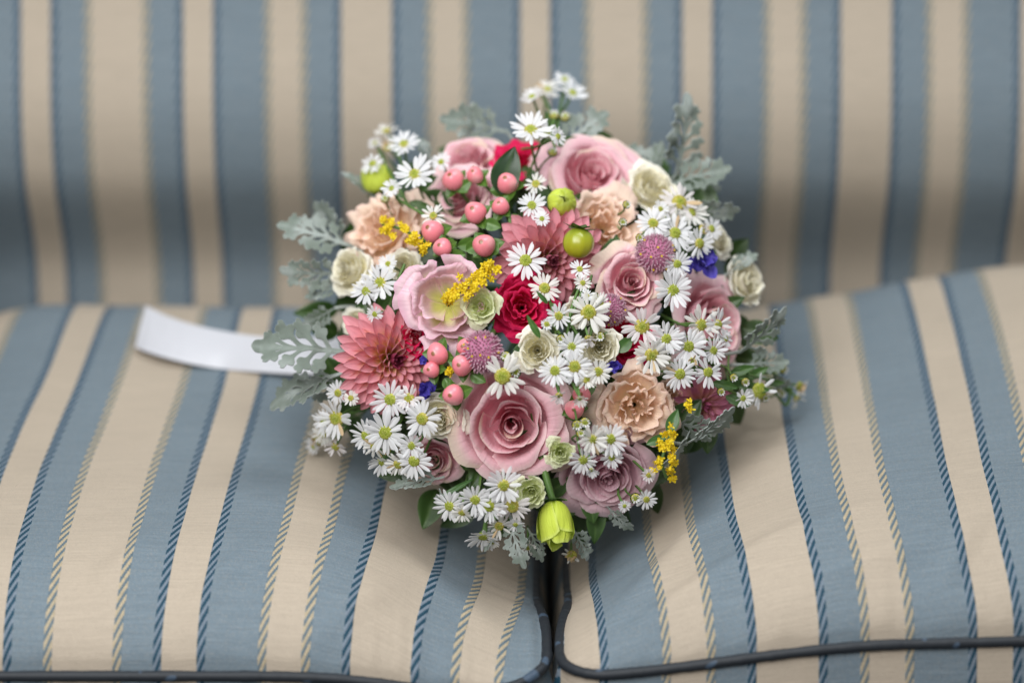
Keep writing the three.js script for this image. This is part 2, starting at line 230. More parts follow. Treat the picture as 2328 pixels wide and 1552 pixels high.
// ---- many-petalled cup flowers (roses, lisianthus, buds)
// o: n petals, R radius, rim(k), high(k) in R, lip, half width, colours tip/base/edge, ruffle
function cupFlower(g, R, o) {
  const N = o.n, ph0 = rr(0, 6.28);
  for (let i = 0; i < N; i++) {
    const k = N > 1 ? i / (N - 1) : 0.5, phi = ph0 + i * 2.39996 + rr(-0.25, 0.25), rim = R * o.rim(k) * rr(0.94, 1.06), hi = R * o.high(k) * rr(0.92, 1.08);
    const w = o.half(k) * rr(0.9, 1.12), lip = R * o.lip(k) * rr(0.6, 1.35), sp = (i % 2 ? 1 : -1) * lerp(0.13, 0.06, k), s1 = rr(0, 99), drop = o.drop ? o.drop(k) : lerp(0.10, 0.3, k);
    const ruf = R * o.ruffle(k), close = o.close ? o.close(k) : lerp(0.1, -0.1, k), base = o.base ?? 0.0, tone = rr(0.93, 1.06), pk = rr(0.0, 1.0), notch = o.notch ?? 0;
    const P0 = [0.05 * R, base * R], P3 = [rim, hi], P1 = [o.belly ? o.belly * R : rim * 1.0 + 0.05 * R, base * R + 0.04 * R], P2 = [o.belly ? o.belly * R * 1.05 : rim * (1 + close), base * R + (hi - base * R) * 0.62];
    const nS = R > 0.018 ? 18 : 14, nT = R > 0.018 ? 12 : 10;
    const geo = sheet(nS, nT, (a, b) => {
      const s = a * 2 - 1, T = 1 - drop * Math.pow(Math.abs(s), 3.2) - notch * Math.exp(-s * s * 40), edge = b, t = b * T;
      const q = 1 - t, B0 = q * q * q, B1 = 3 * q * q * t, B2 = 3 * q * t * t, B3 = t * t * t;
      let ro = B0 * P0[0] + B1 * P1[0] + B2 * P2[0] + B3 * P3[0], h = B0 * P0[1] + B1 * P1[1] + B2 * P2[1] + B3 * P3[1];
      const e = clamp((b - 0.70) / 0.30, 0, 1), cur = lip * (0.55 + 0.45 * Math.cos(s * (1.4 + pk)) + 0.35 * noise2(s * 1.7 + s1, 4.4));
      ro += cur * e * e * 0.9; h -= cur * e * e * e * 0.75;
      const wav = ruf * Math.pow(b, 3) * (noise2(s * o.freq + s1, b * 1.2) + 0.5 * noise2(s * o.freq * 2.3 + s1 * 1.7, b * 2 + 9));
      ro += wav; h += wav * 0.35 + R * 0.012 * noise2(s * 2 + s1 * 0.3, b * 2);
      ro *= 1 + sp * s * (0.3 + 0.7 * b) + 0.02 * noise2(s * 1.5 + s1, b * 2.2);
      const f = phi + s * w * (0.55 + 0.45 * Math.sqrt(b));
      return [Math.cos(f) * ro, h, Math.sin(f) * ro];
    }, null, (a, b) => {
      const s = Math.abs(a * 2 - 1), n = noise2(a * 5 + s1, b * 4), vein = noise2(a * 26 + s1, b * 1.4) * 0.03;
      let c = mix3(o.cBase(k), o.cTip(k), sstep(0.05, 0.6, b + n * 0.1));
      const ed = sstep(0.9, 1.0, Math.max(b, s * 0.97) + n * 0.04); c = mix3(c, o.cEdge(k), ed * 0.85);
      if (o.blush && pk > 0.6) c = mix3(c, o.blush, sstep(0.86, 1.02, b + noise2(a * 3 + s1, 2) * 0.2) * 0.6);
      return c.map((v) => v * tone * (1 + n * 0.04 + vein));
    });
    mesh('petal', geo, o.mat ?? M.petal, g);
  }
}
const K = (c) => () => c;
const roseShape = (n, tip, base, edge, blush) => ({ n, rim: (k) => 0.035 + 0.90 * Math.pow(k, 1.0), high: (k) => 0.63 + 0.05 * k - 0.46 * k * k * k, base: -0.18, half: (k) => k < 0.2 ? 1.7 : lerp(1.25, 0.95, k), lip: (k) => 0.04 + 0.24 * k * k + 0.10 * k, ruffle: (k) => 0.02 + 0.06 * k, freq: 1.6, cTip: tip, cBase: base, cEdge: edge, blush, close: (k) => lerp(0.16, -0.12, k) });
const PINK = [0.93, 0.51, 0.575], PINKB = [0.88, 0.29, 0.38], PINKE = [0.94, 0.73, 0.73];
const pinkRose = roseShape(22, (k) => mix3(PINK, [0.925, 0.585, 0.645], k), (k) => mix3(PINKB, PINK, k * 0.6), K(PINKE), [0.88, 0.78, 0.56]);
const mauveRose = roseShape(24, (k) => mix3([0.82, 0.52, 0.60], [0.85, 0.58, 0.65], k), K([0.76, 0.38, 0.47]), K([0.87, 0.67, 0.72]));
const redRose = { ...roseShape(22, (k) => mix3([0.72, 0.008, 0.07], [0.76, 0.012, 0.10], k), K([0.58, 0.005, 0.045]), K([0.78, 0.03, 0.15])), ruffle: (k) => 0.05 + 0.10 * k, freq: 3.0, lip: (k) => 0.05 + 0.2 * k, high: (k) => 0.5 - 0.05 * k - 0.28 * k * k, half: (k) => lerp(1.3, 0.75, k) };
const creamRose = { ...roseShape(24, (k) => mix3([0.975, 0.925, 0.69], [0.98, 0.945, 0.82], k), K([0.97, 0.90, 0.54]), K([0.98, 0.955, 0.88])), high: (k) => 0.78 - 0.16 * k - 0.40 * k * k, base: -0.05, rim: (k) => 0.02 + 0.92 * Math.pow(k, 0.95), ruffle: (k) => 0.05 + 0.07 * k, freq: 2.4, lip: (k) => 0.05 + 0.16 * k * k, half: (k) => lerp(1.25, 0.72, k), mat: M.waxy };
const greenCream = { ...creamRose, n: 17, cTip: (k) => mix3([0.78, 0.84, 0.42], [0.85, 0.88, 0.60], k), cBase: K([0.68, 0.78, 0.24]), cEdge: K([0.88, 0.90, 0.70]) };
const pinkLisi = { n: 13, rim: (k) => 0.42 + 0.56 * k, high: (k) => 0.62 - 0.28 * k * k, half: (k) => lerp(0.95, 0.78, k), lip: (k) => 0.10 + 0.2 * k, ruffle: (k) => 0.06 + 0.05 * k, freq: 2.2, cTip: K([0.92, 0.67, 0.73]), cBase: K([0.62, 0.62, 0.14]), cEdge: K([0.90, 0.52, 0.67]), close: (k) => lerp(0.05, -0.1, k), mat: M.waxy, base: -0.1 };
const peach = { n: 22, rim: (k) => 0.10 + 0.86 * k, high: (k) => 0.66 - 0.42 * k * k, half: (k) => lerp(0.95, 0.66, k), lip: (k) => 0.07 + 0.16 * k, drop: () => 0.12, ruffle: (k) => 0.12 + 0.07 * k, freq: 2.3, cTip: (k) => mix3([0.965, 0.70, 0.52], [0.97, 0.76, 0.62], k), cBase: K([0.955, 0.70, 0.42]), cEdge: K([0.965, 0.70, 0.62]), mat: M.waxy };
const lime = { n: 9, rim: (k) => 0.015 + 0.40 * k, high: (k) => 1.46 - 0.34 * k, half: (k) => 1.25, lip: (k) => 0.02 + 0.14 * k, ruffle: (k) => 0.07, freq: 2.6, cTip: K([0.68, 0.80, 0.10]), cBase: K([0.54, 0.70, 0.055]), cEdge: K([0.74, 0.84, 0.22]), belly: 0.92, drop: () => 0.13, mat: M.waxy };
function calyx(g, R, n = 5, len = 0.9, y0 = 0, c = [0.085, 0.19, 0.04]) {
  for (let i = 0; i < n; i++) { const f = i / n * 6.283 + rr(-0.2, 0.2); mesh('sepal', sheet(4, 6, (a, b) => { const s = a * 2 - 1, w = Math.sin(Math.PI * Math.pow(b, 0.6)) * 0.42 + 0.02, r = R * len * (0.2 + 0.8 * b), y = R * (y0 - 0.14 + 0.16 * b * b + 0.08 * s * s), fx = s * w * R * len * 0.75; return [Math.cos(f) * r - Math.sin(f) * fx, y, Math.sin(f) * r + Math.cos(f) * fx]; }, null, () => c), M.leaf, g); }
}
function stemDown(g, len, rad = 0.0011, bend = 0.15, y0 = 0) { mesh('stem', tube([V(0, y0, 0), V(len * bend * rr(-0.5, 0.5), -len * 0.4, len * bend * rr(-0.5, 0.5)), V(len * bend * rr(-1, 1), -len, len * bend * rr(-1, 1))], rad, 6, 6), M.green, g); }
function rose(label, px, py, r, shape, off = 0, o = {}) { const q = part(o.name ?? 'rose', label, px, py, off, o, r * PX * dome(px, py) * (o.sink ?? 0.42)); if (o.squash) q.g.scale.set(1, o.squash, 1); cupFlower(q.g, r * q.m, shape); calyx(q.g, r * q.m, 5, 0.8, shape.base ?? 0); stemDown(q.g, 0.06, 0.002, 0.15, (shape.base ?? 0) * r * q.m); return q; }

// ---- dahlias
function dahlia(label, px, py, r, off, o = {}) {
  const q = part('dahlia', label, px, py, off, o, r * PX * dome(px, py) * 0.15), R = r * q.m, N = o.n ?? 90, tip = o.tip ?? [0.70, 0.25, 0.31], bas = o.bas ?? [0.72, 0.34, 0.25], inn = o.inn ?? [0.44, 0.10, 0.17];
  const variants = []; for (let v = 0; v < 8; v++) { const k = Math.floor(v / 2) / 3, s1 = rr(0, 50); // k 0 inner .. 1 outer
    variants.push(sheet(8, 12, (a, b) => { const s = a * 2 - 1, w = 0.185 * (o.wid ?? 1) * (0.45 + 0.55 * sstep(0, 0.6, b)) * Math.sqrt(Math.max(0.004, 1 - Math.pow(Math.max(0, b - 0.5) / 0.503, 2.3))), cup = lerp(1.3, 1.05, k), an = s * cup * lerp(1.6, 0.95, b); const wid = w * (0.9 + 0.1 * noise2(b * 3, s1)); return [Math.sin(an) * wid / cup * 1.1, b, (1 - Math.cos(an)) * wid * 1.3 / cup + lerp(0.32, -0.10, k) * b * b + 0.02 * noise2(b * 4 + s1, s)]; }, null,
      (a, b) => { const t = mix3(inn, tip, sstep(0.0, 0.35, k)), n = noise2(a * 9 + s1, b * 2) * 0.07; return mix3(k > 0.3 ? bas : inn, t, sstep(...(o.fade ?? [0.1, 0.75]), b + 0.12 * noise2(a * 4 + s1, 3))).map((x) => x * (1 + n)); })); }
  for (let i = 0; i < N; i++) {
    const k = Math.pow((i + 0.5) / N, 0.62), th = lerp(0.12, o.open ?? 1.62, k), f = i * 2.39996, l = R * lerp(0.20, 0.86, Math.pow(k, 0.85)) * rr(0.92, 1.06);
    const m = mesh('petal', variants[Math.min(7, Math.floor(k * 3.99) * 2 + (i & 1))], M.petal, q.g), dir = V(Math.sin(th) * Math.cos(f), Math.cos(th), Math.sin(th) * Math.sin(f)), up = V(-Math.cos(th) * Math.cos(f), Math.sin(th), -Math.cos(th) * Math.sin(f)), rg = V().crossVectors(dir, up);
    m.quaternion.setFromRotationMatrix(new THREE.Matrix4().makeBasis(rg, dir, up)); m.scale.setScalar(l); m.position.copy(dir).multiplyScalar(R * 0.14);
  }
  if (!o.closed) { const dm = mesh('disc', discs[0], M.vc, q.g); dm.scale.setScalar(R * 0.15); dm.position.y = R * 0.13; }
  stemDown(q.g, 0.06, 0.0025); return q;
}

// ---- daisies
const rayGeo = []; { const r0 = rnd; rnd = mul(41); for (let v = 0; v < 6; v++) { const s1 = rr(0, 50), bend = rr(-0.16, 0.14), wd = rr(0.085, 0.108), tw = rr(-0.25, 0.25);
  rayGeo.push(sheet(4, 8, (a, b) => { const s = a * 2 - 1, w = wd * (0.35 + 0.65 * sstep(0, 0.5, b)) * Math.sqrt(Math.max(0.02, 1 - Math.pow(Math.max(0, b - 0.62) / 0.385, 2.4))), tip = b - 0.03 * (b > 0.95 ? Math.cos(s * 7) * 0.5 : 0); const gr = 0.018 * Math.cos(s * 5) ; return [s * w, bend * b * b + (1 - s * s) * 0.02 - gr * b + s * tw * 0.05 * b, 0.2 + 0.8 * tip]; })); } rnd = r0; }
function discGeo(seed, open) { // a dome of packed florets
  const N = 110, pts = []; for (let i = 0; i < N; i++) { const r = Math.sqrt((i + 0.5) / N), f = i * 2.39996; pts.push([r * Math.cos(f), r * Math.sin(f)]); }
  return sheet(40, 18, (a, b) => { const r = b * 1.06, f = a * 6.2832, x = r * Math.cos(f), z = r * Math.sin(f); let m = 9; for (const p of pts) { const d = (p[0] - x) ** 2 + (p[1] - z) ** 2; if (d < m) m = d; } const bump = Math.max(0, 1 - m * 160); return [x * (1 + 0.0), 0.46 * Math.sqrt(Math.max(0, 1 - Math.min(1, r * r * 0.95))) + bump * 0.17 + 0.09 * hash2(Math.floor(a * 41 + seed), Math.floor(b * 19)), z]; }, null,
    (a, b) => { const r = b, h = hash2(Math.floor(a * 40) + seed, Math.floor(b * 18)); const c = mix3([0.30, 0.38, 0.03], [0.43, 0.38, 0.055], sstep(0.25, 0.95, r * open)); return h > 0.78 ? mix3(c, [0.80, 0.72, 0.30], 0.6) : c.map((v) => v * (0.7 + h * 0.5)); });
}
const discs = [discGeo(1, 0.6), discGeo(2, 1.0), discGeo(3, 1.35)];
const calyxGeo = (() => { const G = []; for (let i = 0; i < 14; i++) { const f = i / 14 * 6.283; } return sheet(14, 6, (a, b, i) => { const f = a * 6.2832, r = 0.10 + 0.19 * Math.sin(b * 1.5) + (i % 2 ? 0.02 : -0.01) * b, y = -0.34 + 0.34 * b; return [Math.cos(f) * r, y, Math.sin(f) * r]; }); })();
const DBASE = {};
function daisy(label, px, py, r, off = -0.012, o = {}) {
  const q = part('daisy', label, px, py, off, { tw: o.tw ?? 0.6, lx: (o.lx ?? 0) + rr(-0.12, 0.12), ly: (o.ly ?? 0) + rr(-0.12, 0.12) }), R = r * q.m, g = q.g, n = o.rays ?? Math.round(rr(17, 23)), fold = o.fold ?? rr(-0.05, 0.22), dr = R * (o.disc ?? 0.30);
  const split = r >= 30, age = rnd(), white = M['white' + (age < 0.62 ? 0 : age < 0.86 ? 1 : 2)], gap = o.gap ?? (age > 0.8 ? 0.18 : age > 0.5 ? 0.05 : 0), curl = age > 0.7 ? 0.34 : 0.13;
  const geos = [];
  for (let i = 0; i < n; i++) {
    if (gap && rnd() < gap) continue;
    const f = i / n * 6.283 + rr(-0.11, 0.11), lay = (i % 2) * 0.035, el = fold + rr(-curl, curl) + (i % 2) * 0.05, s = R * rr(0.84, 1.07), wsc = rr(0.85, 1.15) * (r < 26 ? 1.15 : 1);
    const mt = new THREE.Matrix4().makeRotationY(f).multiply(new THREE.Matrix4().makeRotationX(-el)).multiply(new THREE.Matrix4().makeRotationZ(rr(-0.3, 0.3)));
    mt.premultiply(new THREE.Matrix4().makeTranslation(0, lay * R, 0)); mt.multiply(new THREE.Matrix4().makeScale(s * wsc, s, s));
    if (split) { const m = mesh('petal', rayGeo[Math.floor(rnd() * 6)], rnd() < (age > 0.7 ? 0.05 : 0.004) ? M.old : white, g); mt.decompose(m.position, m.quaternion, m.scale); } else geos.push(rayGeo[Math.floor(rnd() * 6)].clone().applyMatrix4(mt));
  }
  if (geos.length) { const m = mesh('corolla', mergeGeometries(geos), white, g); m.userData.kind = 'stuff'; }
  const dm = mesh('disc', discs[age > 0.75 ? 2 : age > 0.4 ? 1 : 0], M.vc, g); dm.scale.setScalar(dr * (age > 0.75 ? 1.15 : 1)); dm.position.y = -0.01 * R; dm.rotation.y = rr(0, 6);
  if (o.old) for (let i = 0; i < 14; i++) { const m = mesh('withered_petal', rayGeo[i % 6], M.old, g); m.scale.set(R * 1.1, R * 0.9, R * rr(0.5, 0.8)); m.rotation.set(-rr(0.1, 1.2), rr(0, 6.28), rr(-0.5, 0.5), 'YXZ'); }
  const cx = mesh('calyx', calyxGeo, M.green, g); cx.scale.setScalar(R * 0.9);
  mesh('stem', tube([V(0, -R * 0.28, 0), V(R * rr(-0.15, 0.15), -0.018, R * rr(-0.15, 0.15)), V(rr(-0.008, 0.008), -0.045, rr(-0.008, 0.008))], 0.00075, 6, 5), M.green, g);
  return q;
}
function budlet(px, py, r, off = -0.012, o = {}) { // small closed daisy bud: green cup with a yellow top
  const q = part('daisy_bud', null, px, py, off, { tw: 0.6, lx: rr(-0.4, 0.4), ly: rr(-0.4, 0.4) }), R = r * q.m;
  const d = mesh('disc', discs[1], M.vc, q.g); d.scale.setScalar(R * 0.72); const c = mesh('calyx', calyxGeo, M.green, q.g); c.scale.setScalar(R * 3.1);
  for (let i = 0; i < 9; i++) { const m = mesh('petal', rayGeo[i % 6], M.white, q.g); m.scale.set(R * 1.5, R, R * rr(0.95, 1.15)); m.rotation.set(-rr(0.5, 0.9), i / 9 * 6.28, 0, 'YXZ'); }
  mesh('stem', tube([V(0, -R, 0), V(rr(-0.004, 0.004), -0.015, rr(-0.004, 0.004)), V(rr(-0.01, 0.01), -0.04, rr(-0.01, 0.01))], 0.0006, 6, 5), M.green, q.g);
}

// ---- berries
const leafGeo = (len, wid, curl, c1, c2, fold = 0.25) => sheet(8, 12, (a, b) => { const s = a * 2 - 1, w = wid * Math.pow(Math.sin(Math.PI * Math.pow(b * 0.985 + 0.01, 0.8)), 0.85); return [s * w, curl * b * b + Math.abs(s) * w * fold + 0.02 * len * noise2(b * 5, s * 2 + c1[0] * 50), b * len]; }, null, (a, b) => { const s = Math.abs(a * 2 - 1), v = noise2(a * 12, b * 9 + len * 99) * 0.12; return mix3(c1, c2, s < 0.08 ? 0.7 : s > 0.94 ? 0.5 : 0).map((x) => x * (1 + v)); });
const sepGeo = leafGeo(1, 0.36, -0.12, [0.075, 0.17, 0.02], [0.14, 0.27, 0.04]);
const berryGeo = sheet(28, 20, (a, b) => { const f = a * 6.2832, t = b * Math.PI, l = 1 + 0.05 * Math.pow(Math.sin(t), 2) * Math.cos(3 * f) + 0.03 * Math.sin(t) * noise2(f * 0.9, t * 1.3), sy = Math.cos(t), r = Math.sin(t) * (1 - 0.10 * sy) * l; return [Math.cos(f) * r, sy * 1.1 - (t < 0.12 ? 0.03 : 0), Math.sin(f) * r]; }, null, (a, b) => { if (b < 0.055) return [0.25, 0.10, 0.03]; const n = noise2(a * 9, b * 7); return mix3(mix3([0.92, 0.27, 0.32], [0.92, 0.39, 0.41], sstep(-0.1, 0.6, noise2(a * 4 + 5, b * 3))), [0.92, 0.62, 0.52], sstep(0.5, 1.0, b + n * 0.1)).map((v) => v * (1 + n * 0.04)); });
function berry(px, py, r, off = -0.014, o = {}) {
  const q = part('berry', null, px, py, off, { tw: 0.8, lx: o.lx ?? -0.25, ly: o.ly ?? 0.15 }), R = r * q.m;
  const b = mesh('fruit', berryGeo, M.berry, q.g); b.scale.set(R * rr(0.98, 1.12), R * rr(0.96, 1.1), R * rr(0.98, 1.12)); b.rotation.y = rr(0, 6);
  for (let i = 0; i < 4; i++) { const s = mesh('sepal', sepGeo, M.leaf, q.g); s.scale.setScalar(R * rr(1.5, 2.0)); s.position.y = -R * 0.95; s.rotation.set(-rr(0.0, 0.45), i * 1.571 + rr(-0.3, 0.3), 0, 'YXZ'); }
  mesh('stem', tube([V(0, -R, 0), V(0.003, -0.02, 0.002), V(0.006, -0.05, 0)], 0.0011, 6, 6), M.green, q.g);
}
// ---- globe amaranth
function globe(label, px, py, r, off, o = {}) {
  const q = part('globe_amaranth', label, px, py, off, o), R = r * q.m; const geos = [], N = 420;
  const br = sheet(4, 5, (a, b) => { const s = a * 2 - 1, w = 0.062 * Math.sin(Math.PI * (0.15 + 0.85 * b)) * (1 - 0.3 * b); return [s * w, b * 0.22, 0.04 * (s * s) + 0.07 * b * b]; }, null, (a, b) => mix3([0.70, 0.30, 0.46], [0.92, 0.64, 0.74], sstep(0.1, 0.9, b)));
  for (let i = 0; i < N; i++) { const y = 1 - 2 * (i + 0.5) / N; if (y < -0.75) continue; const f = i * 2.39996 + rr(-0.12, 0.12), s = Math.sqrt(1 - y * y), n = V(s * Math.cos(f), y, s * Math.sin(f)), up = V(0, 1, 0).addScaledVector(n, -y).normalize(), tilt = lerp(0.9, 0.35, clamp((y + 0.3) / 1.3, 0, 1)), dir = n.clone().multiplyScalar(1).addScaledVector(up, tilt).normalize(), x = V().crossVectors(dir, n).normalize(), z = V().crossVectors(x, dir);
    const g = br.clone(); g.applyMatrix4(new THREE.Matrix4().makeBasis(x, dir, z).setPosition(n.multiplyScalar(0.81)).scale(V(1, rr(0.85, 1.2), 1))); geos.push(g); }
  const m = mesh('bract_head', mergeGeometries(geos), M.petal, q.g); m.scale.setScalar(R); m.userData.kind = 'stuff';
  const core = new THREE.SphereGeometry(0.83, 20, 14); const cc = []; for (let i = 0; i < core.attributes.position.count; i++) cc.push(0.66, 0.26, 0.42); core.setAttribute('color', new THREE.Float32BufferAttribute(cc, 3)); const c = mesh('core', core, M.petal, q.g); c.scale.setScalar(R);
  for (let i = 0; i < 10; i++) { const y = rr(0.35, 1), f = rr(0, 6.28), s = Math.sqrt(1 - y * y), d = mesh('stamen', florets[0], M.yellow, q.g); d.scale.setScalar(R * 0.075); d.position.set(s * Math.cos(f), y, s * Math.sin(f)).multiplyScalar(R * 1.01); }
  stemDown(q.g, 0.06, 0.0016);
}
// ---- goldenrod
const florets = []; { const r0 = rnd; rnd = mul(77); for (let v = 0; v < 3; v++) { const gs = [], n = 9 + v * 3; for (let i = 0; i < n; i++) { const y = 1 - 1.3 * (i + 0.5) / n, f = i * 2.4 + rr(-0.3, 0.3), s = Math.sqrt(Math.max(0, 1 - y * y)), dir = V(s * Math.cos(f), y, s * Math.sin(f)); const g = rayGeo[i % 6].clone(); g.scale(2.2, 1, rr(0.75, 1.1)); g.applyQuaternion(new THREE.Quaternion().setFromUnitVectors(V(0, 0, 1), dir)); gs.push(g); } const c = new THREE.IcosahedronGeometry(0.42, 1); c.computeVertexNormals(); gs.push(mergeVertices(c)); const cc = gs.map((g) => { const q = g.index ? g : mergeVertices(g); return q; }); florets.push(mergeGeometries(cc)); } rnd = r0; }
function goldenrod(label, pts, wid, n, r, off = -0.014) {
  const A = pts[0], q = part('goldenrod', label, A[0], A[1], off, { tw: 1, spin: 0 }), inv = q.g.quaternion.clone().invert(), loc = (px, py, e) => at(px, py, dome(px, py) + off + e).sub(BASE).sub(q.g.position).applyQuaternion(inv);
  mesh('stem', tube(pts.map(([x, y]) => loc(x, y, 0.004)), 0.0009, 12, 5), M.green, q.g);
  for (let i = 0; i < n; i++) { const t = (i + 0.5) / n * (pts.length - 1), k = Math.min(pts.length - 2, Math.floor(t)), x = lerp(pts[k][0], pts[k + 1][0], t - k), y = lerp(pts[k][1], pts[k + 1][1], t - k), w = wid * (0.55 + 0.45 * Math.sin(Math.PI * (i + 0.5) / n)); const f = mesh('floret', florets[i % 3], M.yellow, q.g); f.position.copy(loc(x + rr(-w, w), y + rr(-w, w), rr(-0.008, 0.002))); f.scale.setScalar(r * q.m * rr(0.75, 1.2)); f.rotation.set(rr(-0.8, 0.8), rr(0, 6), rr(-0.8, 0.8)); }
}
// ---- silver felted, deeply cut leaves
function silverGeo(seed, len) {
  const r = mul(seed), side = (sg) => { const p = [], n = 4; for (let k = 0; k < n; k++) { const y0 = 0.22 + 0.17 * k, L = (0.37 - 0.045 * Math.abs(k - 1.2)) * (0.85 + 0.3 * r()), an = 0.95 - 0.12 * k + 0.2 * (r() - 0.5), dx = Math.sin(an), dy = Math.cos(an), pt = (a, w) => p.push([sg * (0.03 + dx * a * L - dy * w * 0.64 * L), y0 + dy * a * L + dx * w * 0.64 * L]);
      pt(0.0, -0.11); pt(0.38, -0.12); pt(0.52, -0.34); pt(0.66, -0.42); pt(0.74, -0.26); pt(0.78, -0.16); pt(0.98, -0.22); pt(1.06, -0.10); pt(0.98, 0.02); pt(1.0, 0.12); pt(0.92, 0.26); pt(0.78, 0.22); pt(0.68, 0.36); pt(0.54, 0.36); pt(0.38, 0.12); pt(0.06, 0.13); } return p; };
  const tip = [[0.06, 0.86], [0.14, 0.90], [0.17, 0.98], [0.09, 0.99], [0.07, 1.08], [0.0, 1.12], [-0.07, 1.08], [-0.09, 0.99], [-0.17, 0.98], [-0.14, 0.90], [-0.06, 0.86]], pts = [[0.022, 0.0], [0.03, 0.16], ...side(1), ...tip, ...side(-1).reverse(), [-0.03, 0.16], [-0.022, 0.0]].map(([x, y]) => new THREE.Vector2(x, y));
  const sh = new THREE.Shape(); sh.moveTo(pts[0].x, pts[0].y); sh.splineThru(pts.slice(1)); sh.closePath();
  let G = new THREE.ExtrudeGeometry(sh, { depth: 0.008, bevelEnabled: true, bevelThickness: 0.007, bevelSize: 0.006, bevelSegments: 1, curveSegments: 90 }); G.deleteAttribute('uv'); G.deleteAttribute('normal');
  G = new TessellateModifier(0.07, 4).modify(G); const P = G.attributes.position, col = [], bendA = 0.25 + 0.4 * r(), tw = (r() - 0.5) * 0.7, cu = 0.4 + 0.5 * r(), topf = [];
  for (let i = 0; i < P.count; i++) { let x = P.getX(i), y = P.getY(i), z = P.getZ(i); const z0 = z, rib = Math.exp(-x * x * 900) * 0.012; z += cu * x * x - bendA * y * y * 0.5 + 0.035 * noise2(x * 7 + seed, y * 7) + tw * x * y - rib * 0.6; P.setXYZ(i, x * len, y * len, z * len); const n = noise2(x * 30, y * 30 + seed) * 0.1, e = z0 > 0.009 || z0 < -0.001 ? 0 : 1; const c = mix3([0.17, 0.205, 0.175], [0.44, 0.485, 0.465], clamp(e * 0.8 + rib * 22 + 0.45 * sstep(0.0, 0.8, noise2(x * 4 + 3, y * 4 + seed)), 0, 1)); col.push(...c.map((v) => v * (1 + n))); }
  G.setAttribute('color', new THREE.Float32BufferAttribute(col, 3)); G = mergeVertices(G, 1e-6); G.computeVertexNormals(); return G;
}
const silvers = [11, 23, 37, 58].map((s) => silverGeo(s, 1));
function silverLeaf(label, ax, ay, bx, by, off, turn = 0, v = 0, dz = 0) { // from its foot at pixel a to its tip at pixel b
  const da = dome(ax, ay) + off, A = at(ax, ay, da), B = at(bx, by, da + dz), dir = B.clone().sub(A), len = dir.length(); dir.normalize();
  let zz = CAMD.clone().addScaledVector(dir, -CAMD.dot(dir)).normalize(); const xx = V().crossVectors(dir, zz).normalize(); zz.applyAxisAngle(dir, turn); xx.applyAxisAngle(dir, turn);
  const g = new THREE.Group(); g.name = 'silver_leaf'; if (label) g.userData.label = label; g.position.copy(A).sub(BASE); g.quaternion.setFromRotationMatrix(new THREE.Matrix4().makeBasis(xx, dir, zz)); bouquet.add(g);
  const inw = CENTRE.clone().sub(A).normalize().applyQuaternion(g.quaternion.clone().invert());
  const m = mesh('blade', silvers[v % 4], M.silver, g); m.scale.setScalar(len / 1.12);
  if (off > 0.005) mesh('petiole', tube([V(0, 0.01 * len, 0), V(0, -0.003, 0).addScaledVector(inw, 0.006), V(0, -0.004, 0).addScaledVector(inw, 0.02)], 0.001, 6, 5), M.silver2 ?? (M.silver2 = new THREE.MeshStandardMaterial({ name: 'felted_stalk', color: new THREE.Color().setRGB(0.45, 0.5, 0.47), roughness: 0.95 })), g);
}
function leaf(px, py, len, spin, off, c1 = [0.045, 0.11, 0.022], c2 = [0.11, 0.2, 0.05], wid = 0.3, tw = 1, lean = 0, into = null) {
  const q = part('leaf', null, px, py, off, { tw, spin: 0 }), L = len * q.m; const dir = V(Math.cos(spin), Math.sin(spin), 0), D = RT.clone().multiplyScalar(dir.x).addScaledVector(UPV, dir.y).addScaledVector(CAMD, lean).normalize(), Z = CAMD.clone().addScaledVector(D, -CAMD.dot(D)).normalize(), X = V().crossVectors(Z, D);
  q.g.quaternion.setFromRotationMatrix(new THREE.Matrix4().makeBasis(X, Z, D)); q.g.updateMatrix();
  bouquet.remove(q.g);
  if (into) { into.push(leafGeo(L, L * wid, -L * 0.15, c1, c2).applyMatrix4(q.g.matrix)); return; }
  const m = mesh('leaf', leafGeo(L, L * wid, -L * 0.15, c1, c2), M.leaf, bouquet); m.position.copy(q.g.position); m.quaternion.copy(q.g.quaternion);
}

// ================= the flowers, where they stand (photo pixels)
rnd = mul(101);
rose('large dusty pink rose fully open above the lime bud and the daisies', 1165, 965, 142, pinkRose, 0.012, { tw: 1.1, lx: 0.08, ly: 0.06, spin: 1.0 });
rose('pink rose behind the round lime bud', 1350, 395, 112, pinkRose, 0.012, { tw: 0.75, lx: 0.05, ly: -0.15 });
rose('pale pink rose at the rim beside a crimson rose', 1060, 358, 80, pinkRose, 0.016, { tw: 0.4 });
rose('pink rose behind the pink berries', 1040, 445, 88, pinkRose, 0.018, { tw: 0.9, lx: -0.25, ly: 0.1 });
rose('small pink rose with a tight heart beside the globe amaranth', 1438, 640, 82, pinkRose, 0.006, { tw: 1.0, lx: -0.05, ly: 0.1 });
rose('pink rose seen from its side below a cream rose', 1630, 742, 118, pinkRose, 0.026, { tw: 0.35, lx: 0.5 });
rose('dull mauve rose turned down to the seat', 1385, 1085, 108, mauveRose, 0.02, { tw: 0.8, ly: -0.35 });
rose('pale pink rose behind the hanging small daisies', 1300, 885, 72, pinkRose, 0.028, { tw: 0.9 });
rose('pink rose petals beside the lower left daisies', 985, 1045, 62, pinkRose, 0.028, { tw: 0.6 });
rose('crimson rose fully open under a daisy', 1185, 697, 80, redRose, 0.004, { tw: 1.3 });
rose('crimson rose beside the dark green leaf', 1182, 352, 76, redRose, 0.012, { tw: 0.45, ly: 0.2 });
rose('crimson rose tucked behind the dahlia', 936, 766, 60, redRose, 0.002, { tw: 0.9, lx: -0.1 });
rose('dark crimson rose half hidden by daisies', 1428, 775, 66, redRose, 0.022, { tw: 0.9 });
